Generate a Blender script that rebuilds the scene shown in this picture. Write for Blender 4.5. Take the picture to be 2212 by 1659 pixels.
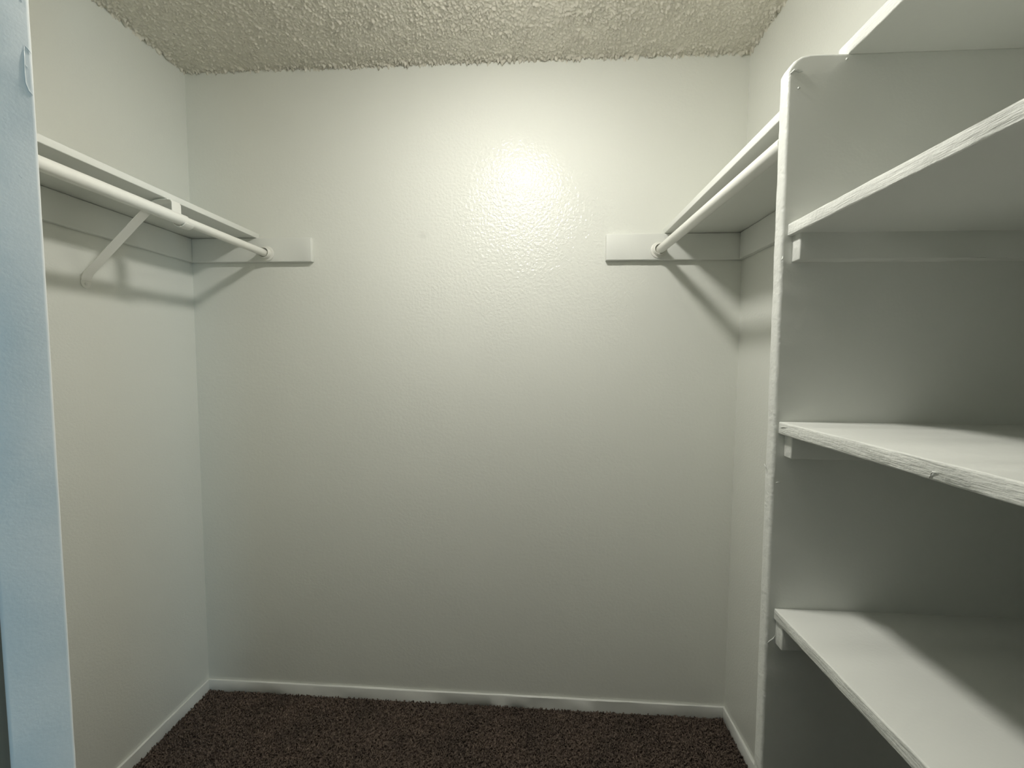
import bpy, bmesh, math
import numpy as np
from mathutils import Vector, Matrix

for o in list(bpy.data.objects): bpy.data.objects.remove(o)
S = bpy.context.scene
COL = S.collection

# ------------------------------------------------------------------ camera
W_ROOM = 2.0734; H_ROOM = 2.44; X_REC = 2.50     # X_REC: right wall of the deeper bay that holds the shelving
cam_d = bpy.data.cameras.new('camera'); cam = bpy.data.objects.new('camera', cam_d); COL.objects.link(cam)
yaw, pitch, roll = 0.0565515, -0.0591004, 0.0064715
f_ = Vector((-math.sin(yaw)*math.cos(pitch), math.cos(yaw)*math.cos(pitch), math.sin(pitch)))
r_ = Vector((math.cos(yaw), math.sin(yaw), 0)); u_ = r_.cross(f_)
r2 = math.cos(roll)*r_ + math.sin(roll)*u_; u2 = -math.sin(roll)*r_ + math.cos(roll)*u_
M = Matrix((r2, u2, -f_)).transposed().to_4x4(); M.translation = Vector((1.3332, -1.49866, 1.35911))
cam.matrix_world = M
cam_d.sensor_fit = 'HORIZONTAL'; cam_d.sensor_width = 36; cam_d.lens = 859.514*36/2212
cam_d.clip_start = 0.02; cam_d.clip_end = 60
S.camera = cam

# ------------------------------------------------------------------ world, daylight, exposure
w = bpy.data.worlds.new('world'); S.world = w; w.use_nodes = True
w.node_tree.nodes['Background'].inputs[0].default_value = (0.52, 0.76, 1.0, 1)
w.node_tree.nodes['Background'].inputs[1].default_value = 0.6
LAMP = 240.0            # radiance of the opal glass of the closet lamp
DAY = 80.0             # watts of skylight entering by the bedroom window
ld = bpy.data.lights.new('window_daylight', 'AREA'); ld.shape = 'RECTANGLE'; ld.size = 1.1; ld.size_y = 1.3
ld.energy = DAY; ld.color = (0.50, 0.80, 1.0)
lo = bpy.data.objects.new('window_daylight', ld); COL.objects.link(lo)
lo.location = (4.2, -4.44, 1.45); lo.rotation_euler = (math.radians(90), 0, 0)   # shines along +Y
S.view_settings.view_transform = 'Standard'; S.view_settings.look = 'None'
S.view_settings.gamma = 1.0; S.view_settings.use_curve_mapping = False
S.view_settings.exposure = 0.0
try:
    S.cycles.use_denoising = True
    S.cycles.max_bounces = 8; S.cycles.diffuse_bounces = 6; S.cycles.glossy_bounces = 2
    S.cycles.use_light_tree = False; S.cycles.use_adaptive_sampling = True; S.cycles.adaptive_threshold = .04; S.cycles.adaptive_min_samples = 24
    S.cycles.sample_clamp_indirect = 6
    S.cycles.caustics_reflective = False
except Exception: pass

# ------------------------------------------------------------------ materials
def nodes(name):
    m = bpy.data.materials.new(name); m.use_nodes = True
    nt = m.node_tree; return m, nt, nt.nodes['Principled BSDF']
def N(nt, t, **kw):
    n = nt.nodes.new(t)
    for k, v in kw.items():
        if k in n.inputs: n.inputs[k].default_value = v
        else: setattr(n, k, v)
    return n
def noise(nt, scale, detail=2.0, vec=None, rough=0.5):
    n = N(nt, 'ShaderNodeTexNoise', Scale=scale, Detail=detail, Roughness=rough)
    if vec is not None: nt.links.new(vec, n.inputs['Vector'])
    return n
def coords(nt, scale=(1, 1, 1)):
    tc = nt.nodes.new('ShaderNodeNewGeometry'); mp = nt.nodes.new('ShaderNodeMapping')
    mp.inputs['Scale'].default_value = scale
    nt.links.new(tc.outputs['Position'], mp.inputs['Vector']); return mp.outputs['Vector']
def bump_chain(nt, bsdf, items):
    """items: (height socket, strength, distance)"""
    prev = None
    for h, s, d in items:
        b = N(nt, 'ShaderNodeBump', Strength=s, Distance=d); nt.links.new(h, b.inputs['Height'])
        if prev: nt.links.new(prev.outputs[0], b.inputs['Normal'])
        prev = b
    nt.links.new(prev.outputs[0], bsdf.inputs['Normal'])
def paint(name, col, rough=0.35, spec=0.5, fine=(230, .25, .0010), lump=(14, .25, .004), grain=None, var=0.03, smudge=None, patchy=0):
    m, nt, b = nodes(name)
    v = coords(nt)
    nv = noise(nt, 3.0, 4, v)
    mix = N(nt, 'ShaderNodeMix', data_type='RGBA')
    c0 = tuple(c*(1-var) for c in col) + (1,); c1 = tuple(min(1, c*(1+var)) for c in col) + (1,)
    mix.inputs[6].default_value = c0; mix.inputs[7].default_value = c1
    nt.links.new(nv.outputs[0], mix.inputs[0])
    out = mix.outputs[2]
    if smudge:                                   # small scuffs with a shape of their own: (x, y, z, radius, depth)
        for (sx, sy, sz, rad, dep) in smudge:
            d = N(nt, 'ShaderNodeVectorMath', operation='DISTANCE'); d.inputs[1].default_value = (sx, sy, sz)
            nt.links.new(v, d.inputs[0])
            nn = noise(nt, 90, 4, v)
            a = N(nt, 'ShaderNodeMath', operation='MULTIPLY_ADD'); a.inputs[1].default_value = rad*1.4; nt.links.new(nn.outputs[0], a.inputs[0]); nt.links.new(d.outputs['Value'], a.inputs[2])
            mr = N(nt, 'ShaderNodeMapRange'); mr.inputs[1].default_value = rad*0.6; mr.inputs[2].default_value = rad*1.9
            mr.inputs[3].default_value = dep; mr.inputs[4].default_value = 0.0
            nt.links.new(a.outputs[0], mr.inputs[0])
            mx = N(nt, 'ShaderNodeMix', data_type='RGBA'); mx.inputs[7].default_value = tuple(c*.45 for c in col)+(1,)
            nt.links.new(mr.outputs[0], mx.inputs[0]); nt.links.new(out, mx.inputs[6]); out = mx.outputs[2]
    nt.links.new(out, b.inputs['Base Color'])
    b.inputs['Roughness'].default_value = rough
    b.inputs['Specular IOR Level'].default_value = spec
    items = []
    if lump: items.append((noise(nt, lump[0], 3, v).outputs[0], lump[1], lump[2]))
    if fine:
        h = noise(nt, fine[0], 2, v).outputs[0]
        if patchy:                               # roller stipple that is heavier in some places
            mk = N(nt, 'ShaderNodeVectorMath', operation='DISTANCE'); mk.inputs[1].default_value = (1.27, 0, 1.85); nt.links.new(v, mk.inputs[0])
            wv = noise(nt, 4, 2, v); ad = N(nt, 'ShaderNodeMath', operation='MULTIPLY_ADD'); ad.inputs[1].default_value = .6
            nt.links.new(wv.outputs[0], ad.inputs[0]); nt.links.new(mk.outputs['Value'], ad.inputs[2])
            mr = N(nt, 'ShaderNodeMapRange'); mr.inputs[1].default_value = .42; mr.inputs[2].default_value = .85
            mr.inputs[3].default_value = 1.0; mr.inputs[4].default_value = patchy; nt.links.new(ad.outputs[0], mr.inputs[0])
            ml = N(nt, 'ShaderNodeMath', operation='MULTIPLY'); nt.links.new(h, ml.inputs[0]); nt.links.new(mr.outputs[0], ml.inputs[1]); h = ml.outputs[0]
        items.append((h, fine[1], fine[2]))
    if grain:
        gv = coords(nt, grain[0]); items.append((noise(nt, grain[1], 4, gv, .65).outputs[0], grain[2], grain[3]))
    bump_chain(nt, b, items)
    return m
WALLC = (0.745, 0.755, 0.708)
WHITE = (0.73, 0.742, 0.705)
m_wall = paint('wall_paint', WALLC, .30, .45, fine=(150, .55, .0012), lump=(22, .30, .0022), var=.02)
m_back = paint('wall_paint_back', WALLC, .17, .24, fine=(95, 1.0, .0034), lump=(22, .25, .0025), var=.02, patchy=.16,
               smudge=[(0.912, 0, 1.825, .018, .16), (1.17, 0, .985, .010, .10), (1.92, 0, .31, .006, .12), (1.62, 0, .62, .006, .10)])
m_shelf = paint('shelf_paint', WHITE, .36, .45, fine=(190, .22, .0010), lump=(18, .25, .002), var=.015)
m_edge = paint('shelf_edge_paint', WHITE, .42, .45, fine=(150, .55, .0016), lump=(40, .35, .002), grain=((1, .10, 1), 240, .75, .0022), var=.02)
m_panel = paint('panel_edge_paint', WHITE, .42, .45, fine=(120, .6, .0018), lump=(45, .5, .003), var=.02)
m_rod = paint('rod_enamel', (0.81, 0.81, 0.765), .28, .5, fine=(260, .05, .0004), lump=(50, .12, .0007), var=.01)
m_trim = paint('trim_paint', (0.80, 0.81, 0.78), .33, .5, fine=(160, .25, .001), lump=(30, .35, .002), var=.02)
m_jamb = paint('door_edge_paint', (0.78, 0.79, 0.77), .38, .4, fine=(420, .14, .0006), lump=(45, .28, .0014), var=.02)

m_bed = paint('bedroom_paint', (.42, .42, .40), .6, .3, lump=None, var=.02)
# popcorn ceiling paint
m_ceil, nt, b = nodes('popcorn_paint')
v = coords(nt)
b.inputs['Base Color'].default_value = (0.69, 0.66, 0.575, 1); b.inputs['Roughness'].default_value = .28; b.inputs['Specular IOR Level'].default_value = .55
bump_chain(nt, b, [(noise(nt, 260, 3, v).outputs[0], .35, .0015)])
# carpet
def carpet_mat(name, k):
    m, nt, b = nodes(name); v = coords(nt)
    n1 = noise(nt, 120, 2, v); n2 = noise(nt, 7, 3, v)
    r = N(nt, 'ShaderNodeValToRGB'); r.color_ramp.elements[0].position = .30; r.color_ramp.elements[1].position = .72
    r.color_ramp.elements[0].color = (.048*k, .037*k, .030*k, 1); r.color_ramp.elements[1].color = (.28*k, .222*k, .188*k, 1)
    nt.links.new(n1.outputs[0], r.inputs[0])
    r2 = N(nt, 'ShaderNodeValToRGB'); r2.color_ramp.elements[0].color = (.85, .85, .84, 1); r2.color_ramp.elements[1].color = (1.12, 1.08, 1.05, 1)
    r2.color_ramp.elements[0].position = .35; r2.color_ramp.elements[1].position = .65
    nt.links.new(n2.outputs[0], r2.inputs[0])
    mx = N(nt, 'ShaderNodeMix', data_type='RGBA', blend_type='MULTIPLY'); mx.inputs[0].default_value = 1
    nt.links.new(r.outputs[0], mx.inputs[6]); nt.links.new(r2.outputs[0], mx.inputs[7]); nt.links.new(mx.outputs[2], b.inputs['Base Color'])
    b.inputs['Roughness'].default_value = .95; b.inputs['Specular IOR Level'].default_value = .1
    bump_chain(nt, b, [(n1.outputs[0], .8, .004)]); return m
m_carpet = carpet_mat('carpet_yarn', 1.0)
m_backing = carpet_mat('carpet_backing', .75)
# brown stained door face
m_wood, nt, b = nodes('stained_wood'); gv = coords(nt, (30, 30, 1.5)); n1 = noise(nt, 1.6, 5, gv)
r = N(nt, 'ShaderNodeValToRGB'); r.color_ramp.elements[0].color = (.22, .175, .12, 1); r.color_ramp.elements[1].color = (.34, .28, .20, 1)
nt.links.new(n1.outputs[0], r.inputs[0]); nt.links.new(r.outputs[0], b.inputs['Base Color']); b.inputs['Roughness'].default_value = .5
bump_chain(nt, b, [(n1.outputs[0], .15, .001)])
m_glow, nt, b = nodes('opal_glass_lit'); b.inputs['Base Color'].default_value = (.9, .9, .85, 1)
b.inputs['Emission Color'].default_value = (1.0, .978, .905, 1); b.inputs['Emission Strength'].default_value = LAMP
m_metal, nt, b = nodes('white_enamel_metal'); b.inputs['Base Color'].default_value = (.75, .75, .70, 1); b.inputs['Roughness'].default_value = .35
bump_chain(nt, b, [(noise(nt, 60, 2, coords(nt)).outputs[0], .05, .001)])

# ------------------------------------------------------------------ helpers
def link(name, me, mats, parent=None, smooth=False):
    o = bpy.data.objects.new(name, me); COL.objects.link(o)
    for m in (mats if isinstance(mats, (list, tuple)) else [mats]): me.materials.append(m)
    if parent is not None: o.parent = parent
    if smooth:
        for p in me.polygons: p.use_smooth = True
    return o
def struct(o): o['kind'] = 'structure'; return o
def tag(o, label, cat, group=None):
    o['label'] = label; o['category'] = cat
    if group: o['group'] = group
    return o
def thing(name, loc, label, cat, group=None):
    o = bpy.data.objects.new(name, None); COL.objects.link(o); o.location = loc; o.empty_display_size = .05
    return tag(o, label, cat, group)
def rel(o):
    """keep world placement of a part built in world coordinates under its parent Empty"""
    o.matrix_parent_inverse = Matrix.Translation(o.parent.location).inverted() if o.parent.parent is None else Matrix.Identity(4)
    return o
def box_bm(x0, x1, y0, y1, z0, z1, bevel=0.0, seg=2):
    bm = bmesh.new(); bmesh.ops.create_cube(bm, size=1)
    for v in bm.verts:
        v.co = Vector(((x0+x1)/2+v.co.x*(x1-x0), (y0+y1)/2+v.co.y*(y1-y0), (z0+z1)/2+v.co.z*(z1-z0)))
    if bevel: bmesh.ops.bevel(bm, geom=bm.edges[:], offset=bevel, segments=seg, profile=.5, affect='EDGES')
    return bm
def box(name, a, mats, parent=None, bevel=0.0, seg=2, facemat=None):
    bm = box_bm(*a, bevel=bevel, seg=seg)
    if facemat:
        for f in bm.faces: f.material_index = facemat(f)
    me = bpy.data.meshes.new(name); bm.to_mesh(me); bm.free()
    o = link(name, me, mats, parent, smooth=bool(bevel))
    if bevel:
        for p in me.polygons: p.use_smooth = True
        try: me.set_sharp_from_angle(angle=math.radians(50))
        except Exception: pass
    return rel(o) if parent is not None else o
rng = np.random.default_rng(7)
def rough_board(name, a, mats, parent=None, bevel=.003, axis=1, step=.02, amp=.0008, facemat=None, cut=None):
    """a bevelled board cut into short lengths, its arrises pushed about a little as under many coats of paint"""
    bm = box_bm(*a, bevel=bevel, seg=3)
    lo_, hi_ = a[2*axis], a[2*axis+1]; n = max(2, int((hi_-lo_)/step))
    no = Vector((0, 0, 0)); no[axis] = 1
    for k in range(1, n):
        co = Vector((0, 0, 0)); co[axis] = lo_+(hi_-lo_)*k/n
        bmesh.ops.bisect_plane(bm, geom=bm.verts[:]+bm.edges[:]+bm.faces[:], plane_co=co, plane_no=no)
    ctr = Vector(((a[0]+a[1])/2, (a[2]+a[3])/2, (a[4]+a[5])/2)); hs = Vector(((a[1]-a[0])/2, (a[3]-a[2])/2, (a[5]-a[4])/2))
    for v in bm.verts:
        d = v.co-ctr; near = sum(1 for i in range(3) if i != axis and hs[i]-abs(d[i]) < bevel*1.1)
        if near == 2 and hs[axis]-abs(d[axis]) > .004:
            for i in range(3):
                if i != axis: v.co[i] += float(rng.normal())*amp
        if cut: cut(v)
    if facemat:
        for f in bm.faces: f.normal_update(); f.material_index = facemat(f)
    me = bpy.data.meshes.new(name); bm.to_mesh(me); bm.free()
    o = link(name, me, mats, parent, smooth=True)
    try: me.set_sharp_from_angle(angle=math.radians(50))
    except Exception: pass
    return rel(o) if parent is not None else o
def tube_y(name, x, z, y0, y1, r, mat, parent, seg=40, inner=None, rings=None, skew=0.0):
    """a tube along Y, hollow at its ends when inner is given"""
    bm = bmesh.new(); prof = rings or [(y0, r), (y1, r)]
    if inner: prof = [(y0+.03, inner), (y0, inner)]+prof+[(y1, inner), (y1-.03, inner)]
    rows = [[bm.verts.new((x+skew*(y-y1)+rr*math.cos(2*math.pi*k/seg), y, z+rr*math.sin(2*math.pi*k/seg))) for k in range(seg)] for y, rr in prof]
    for ra, rb in zip(rows, rows[1:]):
        for k in range(seg): bm.faces.new((ra[k], ra[(k+1) % seg], rb[(k+1) % seg], rb[k]))
    if not inner:
        bm.faces.new(rows[0]); bm.faces.new(rows[-1])
    bmesh.ops.recalc_face_normals(bm, faces=bm.faces[:])
    me = bpy.data.meshes.new(name); bm.to_mesh(me); bm.free()
    o = link(name, me, mat, parent, smooth=True)
    try: me.set_sharp_from_angle(angle=math.radians(45))
    except Exception: pass
    return rel(o) if parent is not None else o
def strap(name, pts, y, width, thick, mat, parent, n_round=0):
    """a flat metal strap: a polyline in the XZ plane, given width along Y and a thickness"""
    P = [Vector((p[0], p[1])) for p in pts]; bm = bmesh.new(); rows = []
    for i, p in enumerate(P):
        t = (P[min(i+1, len(P)-1)]-P[max(i-1, 0)]).normalized(); nn = Vector((-t.y, t.x))*thick/2
        rows.append([bm.verts.new((q.x, y+s*width/2, q.y)) for q, s in ((p+nn, -1), (p+nn, 1), (p-nn, 1), (p-nn, -1))])
    for a_, b_ in zip(rows, rows[1:]):
        for k in range(4): bm.faces.new((a_[k], a_[(k+1) % 4], b_[(k+1) % 4], b_[k]))
    bm.faces.new(rows[0]); bm.faces.new(rows[-1]); bmesh.ops.recalc_face_normals(bm, faces=bm.faces[:])
    bmesh.ops.bevel(bm, geom=[e for e in bm.edges if len(e.link_faces) == 2 and e.calc_face_angle(0) > 1.2], offset=thick*.2, segments=1, affect='EDGES')
    me = bpy.data.meshes.new(name); bm.to_mesh(me); bm.free()
    o = link(name, me, mat, parent, smooth=True)
    try: me.set_sharp_from_angle(angle=math.radians(40))
    except Exception: pass
    return rel(o)
def field(nx, ny, size, seed):
    """smooth random height field, grains of about `size` cells, unit variance"""
    g = np.random.default_rng(seed).normal(size=(ny, nx))
    kx = np.fft.fftfreq(nx)[None, :]; ky = np.fft.fftfreq(ny)[:, None]
    h = np.fft.ifft2(np.fft.fft2(g)*np.exp(-(kx**2+ky**2)*(size*2.2)**2)).real
    return h/h.std()
def mesh_np(name, V, F):
    """F: (n,k) array of equal sided faces"""
    me = bpy.data.meshes.new(name); n, k = F.shape
    me.vertices.add(len(V)); me.vertices.foreach_set('co', V.astype(np.float32).ravel())
    me.loops.add(n*k); me.loops.foreach_set('vertex_index', F.astype(np.int32).ravel())
    me.polygons.add(n); me.polygons.foreach_set('loop_start', np.arange(0, n*k, k, dtype=np.int32))
    me.update(calc_edges=True); me.validate(); return me

# ------------------------------------------------------------------ the closet shell
Y_FRONT = -1.72; T = .11
struct(box('wall_back', (-T, W_ROOM+T, 0, T, -.03, H_ROOM+.03), m_back))
struct(box('wall_left', (-T, 0, Y_FRONT-T, 0, -.03, H_ROOM+.03), m_wall))
struct(box('wall_right', (W_ROOM, X_REC, -.7237, 0, -.03, H_ROOM+.03), m_wall))
struct(box('wall_right_bay', (X_REC, X_REC+T, Y_FRONT-T, 0, -.03, H_ROOM+.03), m_wall))
OX0, OX1, OZ = .35, 1.64, 2.04
def multi_box(name, boxes, mat):
    bm = bmesh.new()
    for a in boxes:
        b2 = box_bm(*a); me = bpy.data.meshes.new('t'); b2.to_mesh(me); bm.from_mesh(me); bpy.data.meshes.remove(me); b2.free()
    me = bpy.data.meshes.new(name); bm.to_mesh(me); bm.free(); return link(name, me, mat)
struct(multi_box('wall_front', [(0, OX0, Y_FRONT-T, Y_FRONT, -.03, H_ROOM+.02), (OX1, X_REC, Y_FRONT-T, Y_FRONT, -.03, H_ROOM+.02),
                                (OX0, OX1, Y_FRONT-T, Y_FRONT, OZ, H_ROOM+.02)], m_wall))
# short return wall that ends the hanging space on the left; the entry door is hinged on its end
struct(box('wall_return', (0.0, .392, -.90, -.80, -.03, H_ROOM+.02), m_wall))
# floor
struct(box('floor', (-T, X_REC+T, Y_FRONT-T, T, -.06, -.010), m_backing))
# ceiling: popcorn relief over the part that can be seen, plain beyond
STEP = .0028; YV = -.80
nx = int(W_ROOM/STEP)+1; ny = int(-YV/STEP)+1
xs = np.linspace(0, W_ROOM, nx); ys = np.linspace(YV, 0.0, ny); X, Yg = np.meshgrid(xs, ys)
g1 = field(nx, ny, .8, 3); g2 = field(nx, ny, 1.5, 4); g3 = field(nx, ny, 16, 5)
grain = np.clip(g1+.25, 0, 2.6)*.0016 + np.clip(g2+.1, 0, 2.5)*.0016
grain *= 1.35*(1+.08*g3)
edge = np.minimum(np.minimum(X, W_ROOM-X), -Yg); crust = np.clip(1-edge/(.022+.008*field(nx, ny, 8, 9)), 0, 1)
drop = grain*(1+.9*crust)+crust*.0025*np.clip(1+g2, 0, 2)
V = np.stack([X, Yg, H_ROOM-drop], -1).reshape(-1, 3)
idx = np.arange(nx*ny).reshape(ny, nx)
F = np.stack([idx[:-1, :-1], idx[1:, :-1], idx[1:, 1:], idx[:-1, 1:]], -1).reshape(-1, 4)
n0 = len(V); V2 = np.array([(0, Y_FRONT, H_ROOM), (X_REC, Y_FRONT, H_ROOM), (X_REC, YV, H_ROOM), (0, YV, H_ROOM),
                            (-T, Y_FRONT-T, H_ROOM+.05), (X_REC+T, Y_FRONT-T, H_ROOM+.05), (X_REC+T, T, H_ROOM+.05), (-T, T, H_ROOM+.05)])
V2 = np.vstack([V2, [(W_ROOM, YV, H_ROOM), (X_REC, YV, H_ROOM), (X_REC, -.72, H_ROOM), (W_ROOM, -.72, H_ROOM)]])
F2 = np.array([(0, 3, 2, 1), (4, 5, 6, 7), (8, 11, 10, 9)])+n0
me = mesh_np('ceiling', np.vstack([V, V2]), np.vstack([F, F2])); struct(link('ceiling', me, m_ceil, smooth=True))
# baseboards
BH, BT = .0392, .0085
def bb(name, a, axis): struct(rough_board(name, a, m_trim, bevel=.0022, axis=axis, step=.06, amp=.0005))
bb('baseboard_back', (0, W_ROOM, -BT, 0, -.01, BH), 0)
bb('baseboard_left', (0, BT, -.80, -BT, -.01, BH), 1)
bb('baseboard_right', (W_ROOM-BT, W_ROOM, -.7235, -BT, -.01, BH), 1)

# ------------------------------------------------------------------ the bedroom behind the camera (daylight comes through it)
YB = -4.6
struct(box('floor_bedroom', (-1.2, 5.2, YB, Y_FRONT-T, -.06, -.002), m_backing))
struct(box('ceiling_bedroom', (-1.2, 5.2, YB, Y_FRONT-T, H_ROOM, H_ROOM+.05), m_bed))
struct(box('wall_bedroom_left', (-1.31, -1.2, YB, Y_FRONT-T, -.06, H_ROOM+.05), m_bed))
struct(box('wall_bedroom_right', (5.2, 5.31, YB, Y_FRONT-T, -.06, H_ROOM+.05), m_bed))
WX0, WX1, WZ0, WZ1 = 3.6, 4.8, .8, 2.1
struct(multi_box('wall_bedroom_window', [(-1.2, WX0, YB-T, YB, -.06, H_ROOM), (WX1, 5.2, YB-T, YB, -.06, H_ROOM),
                                         (WX0, WX1, YB-T, YB, -.06, WZ0), (WX0, WX1, YB-T, YB, WZ1, H_ROOM)], m_bed))
struct(multi_box('wall_bedroom_closet_side', [(-1.2, -T, Y_FRONT-T-.005, Y_FRONT-T+.02, -.06, H_ROOM), (X_REC+T, 5.2, Y_FRONT-T-.005, Y_FRONT-T+.02, -.06, H_ROOM)], m_bed))
struct(multi_box('window_1', [(WX0, WX1, YB-.07, YB-.03, WZ0, WZ0+.05), (WX0, WX1, YB-.07, YB-.03, WZ1-.05, WZ1), (WX0, WX0+.05, YB-.07, YB-.03, WZ0, WZ1),
                              (WX1-.05, WX1, YB-.07, YB-.03, WZ0, WZ1), ((WX0+WX1)/2-.02, (WX0+WX1)/2+.02, YB-.07, YB-.03, WZ0, WZ1)], m_trim))

# ------------------------------------------------------------------ open door by the camera: white painted edge, brown face
d = Vector((-.898794, .438371)); p = Vector((-d.y, d.x)); E2 = Vector((.93788, -1.19396)); TH = .035; LEN = .62
c4 = [E2, E2+d*LEN, E2+d*LEN+p*TH, E2+p*TH]
bm = bmesh.new(); lowv = [bm.verts.new((q.x, q.y, .006)) for q in c4]; hiv = [bm.verts.new((q.x, q.y, 2.03)) for q in c4]
bm.faces.new(lowv); bm.faces.new(hiv)
for k in range(4): bm.faces.new((lowv[k], lowv[(k+1) % 4], hiv[(k+1) % 4], hiv[k]))
bmesh.ops.recalc_face_normals(bm, faces=bm.faces[:])
bmesh.ops.bevel(bm, geom=bm.edges[:], offset=.0022, segments=3, profile=.5, affect='EDGES')
for k in range(1, 80):
    bmesh.ops.bisect_plane(bm, geom=bm.verts[:]+bm.edges[:]+bm.faces[:], plane_co=(0, 0, 2.03*k/80), plane_no=(0, 0, 1))
for v in bm.verts:                                   # worn, slightly wavy arrises on the latch edge
    q = Vector((v.co.x, v.co.y))-E2
    if q.dot(d) < .0035 and .02 < v.co.z < 2.0 and (q.dot(p) < .0026 or q.dot(p) > TH-.0026):
        j = float(rng.normal())*.00022; v.co.x += d.x*j; v.co.y += d.y*j
for f in bm.faces:
    f.normal_update(); nn = Vector((f.normal.x, f.normal.y)); cq = f.calc_center_median(); f.material_index = 1 if (Vector((cq.x, cq.y))-E2).dot(p) > TH-.0004 else 0
me = bpy.data.meshes.new('door_1'); bm.to_mesh(me); bm.free()
door = struct(link('door_1', me, [m_jamb, m_wood], smooth=True))
try: me.set_sharp_from_angle(angle=math.radians(50))
except Exception: pass
def ridge(name, pts, r, mat, parent, seg=7):
    """a fine bead of dried paint along a polyline in world space"""
    P = [Vector(q) for q in pts]; bm = bmesh.new(); rows = []
    for i, q in enumerate(P):
        t = (P[min(i+1, len(P)-1)]-P[max(i-1, 0)]).normalized(); a = t.orthogonal().normalized(); b_ = t.cross(a)
        rr = r*(.35 if i in (0, len(P)-1) else 1)
        rows.append([bm.verts.new(q+rr*(a*math.cos(2*math.pi*k/seg)+b_*math.sin(2*math.pi*k/seg))) for k in range(seg)])
    for ra, rb in zip(rows, rows[1:]):
        for k in range(seg): bm.faces.new((ra[k], ra[(k+1) % seg], rb[(k+1) % seg], rb[k]))
    bm.faces.new(rows[0]); bm.faces.new(rows[-1]); bmesh.ops.recalc_face_normals(bm, faces=bm.faces[:])
    me = bpy.data.meshes.new(name); bm.to_mesh(me); bm.free(); o = link(name, me, mat, parent, smooth=True)
    return rel(o) if parent is not None and parent.type == 'EMPTY' else o
def on_edge(s, z): q = E2+p*s-d*.0001; return (q.x, q.y, z)
# the old chip by the arris: a rim of paint round a bare patch
ridge('paint_ridge', [on_edge(.0042, 1.600), on_edge(.0046, 1.590), on_edge(.0048, 1.580), on_edge(.0046, 1.572), on_edge(.0032, 1.567), on_edge(.0012, 1.5645)], .00035, m_jamb, door)
ridge('paint_ridge', [on_edge(.0042, 1.600), on_edge(.0024, 1.599), on_edge(.0008, 1.596)], .00035, m_jamb, door)
ridge('paint_ridge', [on_edge(.0044, 1.586), on_edge(.0030, 1.584)], .00035, m_jamb, door)
ridge('paint_ridge', [on_edge(.0062, 1.640), on_edge(.0040, 1.632)], .0004, m_jamb, door)
ridge('paint_ridge', [on_edge(.0110, 1.500), on_edge(.0095, 1.498)], .0004, m_jamb, door)

# ------------------------------------------------------------------ hanging shelf, cleats, rod and bracket on the left
ZS = 1.8165; ZR = 1.757
tag(rough_board('shelf_cleat', (.0005, .489, -.0195, -.0005, 1.727, ZS-.0008), m_shelf, bevel=.0022, axis=0, step=.03, amp=.0003),
    'white painted wood cleat on the back wall under the left hanging shelf', 'cleat', 'wall cleats')
tag(rough_board('shelf_cleat', (.0005, .0195, -.7995, -.0200, 1.727, ZS-.0008), m_shelf, bevel=.0022, axis=1, step=.03, amp=.0003),
    'white painted wood cleat along the left wall behind the metal bracket', 'cleat', 'wall cleats')
edge_left = lambda f: 1 if f.normal.x > .8 else 0
edge_right = lambda f: 1 if f.normal.x < -.8 else 0
tag(rough_board('hanging_shelf', (.0008, .275, -.7992, -.0008, ZS, ZS+.0185), [m_shelf, m_shelf], bevel=.0018, axis=1, step=.05, amp=.0001, facemat=edge_left),
    'white painted board shelf above the rod on the left wall', 'shelf', 'hanging shelves')
RX = .313
t = thing('closet_rod', (RX, -.42, ZR), 'white telescoping closet rod under the left shelf, held by a bracket', 'closet rod', 'closet rods')
tube_y('outer_tube', RX, ZR, -.7995, -.372, .0158, m_rod, t, inner=.0138)
tube_y('inner_tube', RX, ZR, -.47, -.0262, .0132, m_rod, t)
def socket(x, y, sgn, z, label):
    """round rod socket screwed to a cleat; sgn = -1 opens towards the camera"""
    t = thing('rod_socket', (x, y, z), label, 'rod socket', 'rod sockets')
    tube_y('flange', x, z, 0, 0, .03, m_metal, t, rings=[(y-.0003, .0285), (y-.0030, .0285), (y-.0045, .0265), (y-.0052, .0215)])
    seg = 40; bm = bmesh.new(); prof = [(y-.0050, .0212), (y-.0195, .0200), (y-.0205, .0190), (y-.0200, .0176), (y-.0060, .0172), (y-.0060, .001)]
    rows = [[bm.verts.new((x+rr*math.cos(2*math.pi*k/seg), yy, z+rr*math.sin(2*math.pi*k/seg))) for k in range(seg)] for yy, rr in prof]
    for ra, rb in zip(rows, rows[1:]):
        for k in range(seg): bm.faces.new((ra[k], ra[(k+1) % seg], rb[(k+1) % seg], rb[k]))
    bmesh.ops.recalc_face_normals(bm, faces=bm.faces[:]); me = bpy.data.meshes.new('cup'); bm.to_mesh(me); bm.free()
    rel(link('cup', me, m_metal, t, smooth=True)); return t
socket(RX+.002, -.0195, -1, ZR, 'round white socket holding the far end of the left rod')
# shelf and rod bracket
BY = -.3765; BWD = .028
t = thing('shelf_bracket', (0, BY, 1.565), 'white metal shelf and rod bracket with a diagonal strut on the left wall', 'bracket')
strap('strut', [(.0035, 1.586), (.0045, 1.596), (.012, 1.609), (.165, 1.752), (.212, 1.794), (.226, 1.8045), (.240, 1.8105), (.256, 1.8135), (.280, 1.8140)], BY, BWD, .0026, m_rod, t)
hook = [(.2800, 1.8138), (.2870, 1.8120), (.2905, 1.8060), (.2905, 1.776)]
for k in range(0, 15):
    a = math.radians(172+k*11.5); hook.append((RX+.0205*math.cos(a)-.002, ZR+.0205*math.sin(a)))
strap('hook', hook, BY+.003, .030, .0024, m_rod, t)
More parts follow.
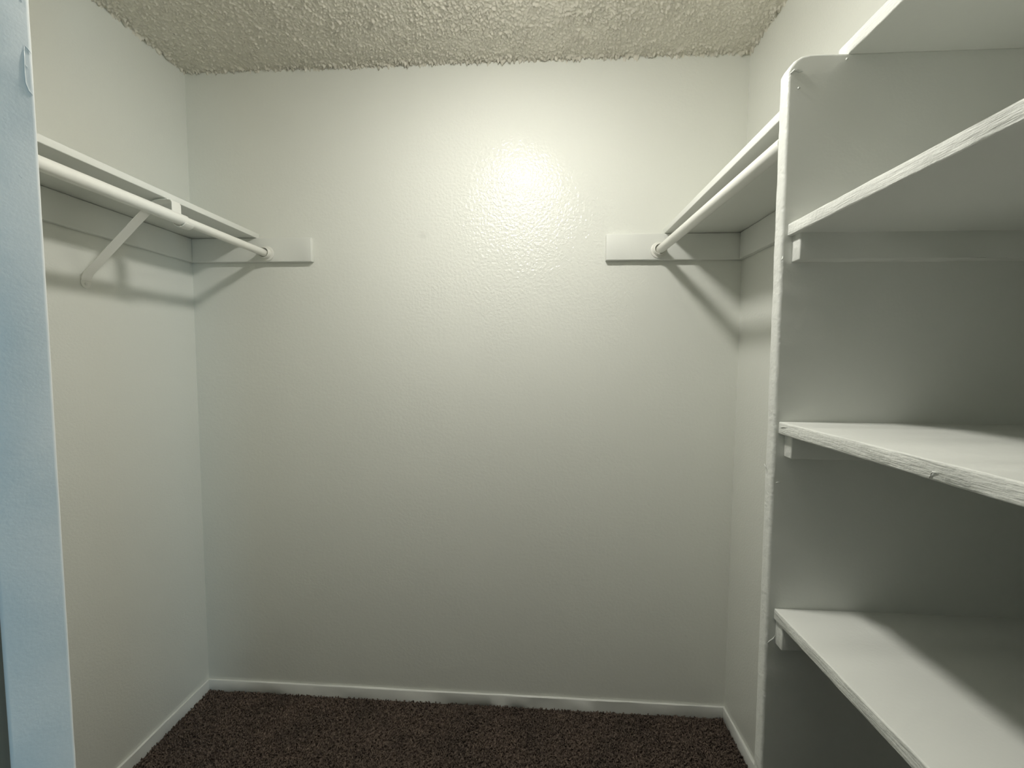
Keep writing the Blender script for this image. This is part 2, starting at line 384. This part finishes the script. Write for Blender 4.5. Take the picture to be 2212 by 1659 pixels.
# wall foot: a plate with a round lower end and a screw
bm = bmesh.new(); outl = [(-.013, 1.605), (-.013, 1.580)]+[(.013*math.cos(math.radians(a)), 1.580+.015*math.sin(math.radians(a))) for a in range(195, 346, 15)]+[(.013, 1.580), (.013, 1.605)]
f1 = bm.faces.new([bm.verts.new((.0022, BY+a, z)) for a, z in outl])
ex = bmesh.ops.extrude_face_region(bm, geom=[f1]); bmesh.ops.translate(bm, vec=(-.0018, 0, 0), verts=[v for v in ex['geom'] if isinstance(v, bmesh.types.BMVert)])
bmesh.ops.recalc_face_normals(bm, faces=bm.faces[:]); me = bpy.data.meshes.new('wall_plate'); bm.to_mesh(me); bm.free()
plate = rel(link('wall_plate', me, m_rod, t))
bm = bmesh.new(); bmesh.ops.create_uvsphere(bm, u_segments=16, v_segments=8, radius=.0042)
for v in bm.verts: v.co = Vector((.0022+v.co.x*.45, BY+v.co.y, 1.5775+v.co.z))
me = bpy.data.meshes.new('screw'); bm.to_mesh(me); bm.free(); rel(link('screw', me, m_rod, plate, smooth=True))
# ------------------------------------------------------------------ hanging shelf, cleats and rod on the right
YP0, YP1 = -.7487, -.7237          # near and far face of the shelving side panel
tag(rough_board('shelf_cleat', (1.587, W_ROOM-.0005, -.0195, -.0005, 1.7235, ZS-.0008), m_shelf, bevel=.0022, axis=0, step=.03, amp=.0003),
    'white painted wood cleat on the back wall under the right hanging shelf', 'cleat', 'wall cleats')
tag(rough_board('shelf_cleat', (W_ROOM-.0195, W_ROOM-.0005, YP1+.0006, -.0200, 1.7235, ZS-.0008), m_shelf, bevel=.0022, axis=1, step=.03, amp=.0003),
    'white painted wood cleat along the right wall in the far corner', 'cleat', 'wall cleats')
tag(rough_board('hanging_shelf', (1.7925, W_ROOM-.0008, YP1+.0006, -.0008, ZS, ZS+.0195), [m_shelf, m_shelf], bevel=.0022, axis=1, step=.05, amp=.0001, facemat=edge_right),
    'white painted board shelf between the back wall and the shelving unit', 'shelf', 'hanging shelves')
RX2 = 1.7765
t = thing('closet_rod', (RX2, -.37, ZR), 'white closet rod on the right between the back wall and the shelving unit', 'closet rod', 'closet rods')
tube_y('tube', RX2-.001, ZR, YP1+.0006, -.0262, .0152, m_rod, t, skew=-.0155)
socket(RX2-.004, -.0195, -1, ZR, 'round white socket holding the far end of the right rod')

# ------------------------------------------------------------------ built-in shelving unit on the right
U = thing('shelving_unit', (1.92, -1.1, 0), 'white painted built-in shelving unit with an open side along the right wall', 'shelving unit')
PX = 1.7695; PT = 1.893
bm = bmesh.new()                                     # side panel with a clipped upper front corner
pts = [(X_REC-.001, .0028), (PX+.010, .0028), (PX, 1.866), (PX+.004, 1.874), (PX+.0115, 1.884), (PX+.022, 1.8905), (PX+.035, PT), (X_REC-.001, PT+.0005)]
f1 = bm.faces.new([bm.verts.new((x, YP0, z)) for x, z in pts]); ex = bmesh.ops.extrude_face_region(bm, geom=[f1])
bmesh.ops.translate(bm, vec=(0, YP1-YP0, 0), verts=[v for v in ex['geom'] if isinstance(v, bmesh.types.BMVert)])
bmesh.ops.recalc_face_normals(bm, faces=bm.faces[:])
bmesh.ops.bevel(bm, geom=[e for e in bm.edges if abs((e.verts[0].co-e.verts[1].co).y) < 1e-4], offset=.0052, segments=3, profile=.5, affect='EDGES')
for k in range(1, 150):
    bmesh.ops.bisect_plane(bm, geom=bm.verts[:]+bm.edges[:]+bm.faces[:], plane_co=(0, 0, 1.866*k/150), plane_no=(0, 0, 1))
for k in range(1, 10):
    bmesh.ops.bisect_plane(bm, geom=bm.verts[:]+bm.edges[:]+bm.faces[:], plane_co=(PX+.035+(X_REC-PX-.035)*k/10, 0, 0), plane_no=(1, 0, 0))
wob = np.convolve(rng.normal(size=420), np.ones(3)/3, 'same')
for v in bm.verts:
    if v.co.x < PX+.03 and .01 < v.co.z < 1.87:
        k = int(v.co.z*80) % 400; near = min(abs(v.co.y-YP0), abs(v.co.y-YP1))
        if near < .006: v.co.y += (1 if abs(v.co.y-YP1) < .006 else -1)*float(rng.normal())*.00025; v.co.x += wob[k]*.0003
for f in bm.faces:
    f.normal_update(); f.material_index = 1 if (f.normal.x < -.25 or f.normal.z > .25) else 0
me = bpy.data.meshes.new('side_panel'); bm.to_mesh(me); bm.free()
panel = rel(link('side_panel', me, [m_shelf, m_panel], U, smooth=True))
try: me.set_sharp_from_angle(angle=math.radians(55))
except Exception: pass
YE = Y_FRONT+.001
# four boards running towards the camera (x of front edge, underside, top)
boards = [(1.868, 1.8935, 1.915), (1.781, 1.583, 1.6045), (1.781, 1.2275, 1.2505), (1.788, .8745, .8965)]
shelves = []
for i, (x, z0, z1) in enumerate(boards):
    yb = YP1 if i == 0 else YP0+.004
    shelves.append(rough_board('shelf', (x, X_REC-.001, YE, yb, z0-(.003 if i == 0 else 0), z1), [m_shelf, m_edge], U, bevel=.0026, axis=1, step=.016, amp=.0002, facemat=edge_right))
for i, (x, z0, z1) in enumerate(((1.790, 1.537, 1.5825), (1.792, 1.186, 1.2270), (1.792, .828, .8740))):
    rough_board('cleat', (x, X_REC-.001, YP0-.0205, YP0+.004, z0, z1+.004), [m_shelf, m_panel], U, bevel=.0022, axis=0, step=.03, amp=.0004, facemat=edge_right)
    box('cleat', (X_REC-.020, X_REC-.001, YE, YP0-.018, z0, z1+.003), m_shelf, U, bevel=.002)
# dried paint drips and chips
def part_ridge(name, pts, r, par): return ridge(name, pts, r, m_edge, par)
yf = YP0-.0004
part_ridge('paint_drip', [(PX+.003, yf, 1.8605), (PX+.009, yf-.0012, 1.8655), (PX+.0135, yf-.0012, 1.8652), (PX+.0175, yf-.0004, 1.8635), (PX+.0235, yf, 1.8640)], .0019, panel)
part_ridge('paint_drip', [(PX+.0172, yf, 1.8340), (PX+.0180, yf-.001, 1.8360), (PX+.0188, yf, 1.8375)], .0023, panel)
part_ridge('paint_drip', [(1.8640, yf, 1.8800), (1.8652, yf-.001, 1.8815), (1.8662, yf, 1.8830)], .0022, panel)
part_ridge('paint_drip', [(PX+.002, yf, 1.5400), (PX+.004, yf-.001, 1.5440), (PX+.0045, yf, 1.5480)], .0013, panel)
part_ridge('paint_drip', [(PX+.0005, YP1-.004, 1.166), (PX+.0002, YP1-.008, 1.163), (PX+.0008, YP1-.011, 1.160)], .0011, panel)
part_ridge('paint_drip', [(PX+.0225, yf, .845), (PX+.018, yf-.001, .838), (PX+.012, yf, .832), (PX+.008, yf, .826)], .0008, panel)
part_ridge('paint_drip', [(PX+.009, yf, 1.136), (PX+.013, yf-.0006, 1.138), (PX+.020, yf, 1.138)], .0007, panel)
xf = 1.781-.0002
part_ridge('paint_flake', [(xf, -1.028, 1.2282), (xf-.001, -1.0305, 1.2330), (xf-.001, -1.0330, 1.2375), (xf-.0006, -1.0385, 1.2378)], .0009, shelves[2])
part_ridge('paint_flake', [(xf, -1.118, 1.2272), (xf-.001, -1.124, 1.2258), (xf, -1.135, 1.2264)], .0016, shelves[2])
part_ridge('paint_flake', [(xf, -.753, 1.2470), (xf-.0006, -.7555, 1.2415), (xf-.0006, -.763, 1.2430), (xf, -.775, 1.2436)], .0006, shelves[2])

# ------------------------------------------------------------------ the lamp on the ceiling
LX, LY = 1.253, -.715
t = thing('ceiling_lamp', (LX, LY, H_ROOM), 'opal glass bowl lamp with a white metal pan on the closet ceiling', 'lamp')
def lathe(name, prof, mat, parent, seg=40):
    bm = bmesh.new(); rows = [[bm.verts.new((LX+r*math.cos(2*math.pi*k/seg), LY+r*math.sin(2*math.pi*k/seg), z)) for k in range(seg)] for r, z in prof]
    for ra, rb in zip(rows, rows[1:]):
        for k in range(seg): bm.faces.new((ra[k], ra[(k+1) % seg], rb[(k+1) % seg], rb[k]))
    bm.faces.new(rows[0]); bm.faces.new(rows[-1]); bmesh.ops.recalc_face_normals(bm, faces=bm.faces[:])
    me = bpy.data.meshes.new(name); bm.to_mesh(me); bm.free(); return rel(link(name, me, mat, parent, smooth=True))
RZ = 2.312                                            # metal pan with an opal glass bowl hung under it
lathe('canopy', [(.060, H_ROOM-.004), (.060, H_ROOM-.030), (.030, H_ROOM-.045), (.030, RZ+.050), (.068, RZ+.034), (.0735, RZ+.002), (.0705, RZ+.003)], m_metal, t)
lathe('glass_bowl', [(.070*math.cos(math.radians(a)), RZ+.036*math.sin(math.radians(a))) for a in (6, 0, -9, -18, -27, -36, -45, -54, -63, -72, -81, -88)], m_glow, t, seg=32)

# ------------------------------------------------------------------ carpet pile
NT = 70000
cx = rng.uniform(BT+.001, W_ROOM-BT-.001, NT); cy = rng.uniform(-1.0, -BT-.001, NT)
keep = ~((cx > PX-.002) & (cy > YP0-.004) & (cy < YP1+.004)) & ~((cx < .396) & (cy < -.796))
cx, cy = cx[keep], cy[keep]; n = len(cx)
hgt = rng.uniform(.007, .0125, n); la = rng.uniform(0, 2*np.pi, n); ll = np.abs(rng.normal(0, .0055, n)); rb = rng.uniform(.0018, .0034, n)
rot = rng.uniform(0, 2*np.pi, n); V = np.zeros((n, 7, 3))
for k in range(3):
    a = rot+k*2*np.pi/3
    V[:, k] = np.stack([cx+rb*np.cos(a), cy+rb*np.sin(a), np.full(n, -.0102)], -1)
    a2 = a+.9
    V[:, 3+k] = np.stack([cx+ll*.5*np.cos(la)+rb*1.05*np.cos(a2), cy+ll*.5*np.sin(la)+rb*1.05*np.sin(a2), -.0102+hgt*.7], -1)
V[:, 6] = np.stack([cx+ll*np.cos(la), cy+ll*np.sin(la), -.0102+hgt], -1)
V[:, :, 0] = np.clip(V[:, :, 0], BT+.0004, W_ROOM-BT-.0004); V[:, :, 1] = np.minimum(V[:, :, 1], -BT-.0004)
tri = np.array([(0, 1, 4), (0, 4, 3), (1, 2, 5), (1, 5, 4), (2, 0, 3), (2, 3, 5), (3, 4, 6), (4, 5, 6), (5, 3, 6)])
F = (tri[None]+7*np.arange(n)[:, None, None]).reshape(-1, 3)
me = mesh_np('carpet_pile', V.reshape(-1, 3), F)
pile = link('carpet_pile', me, m_carpet, smooth=True); pile['kind'] = 'stuff'
tag(pile, 'dark brown cut pile carpet covering the closet floor', 'carpet')
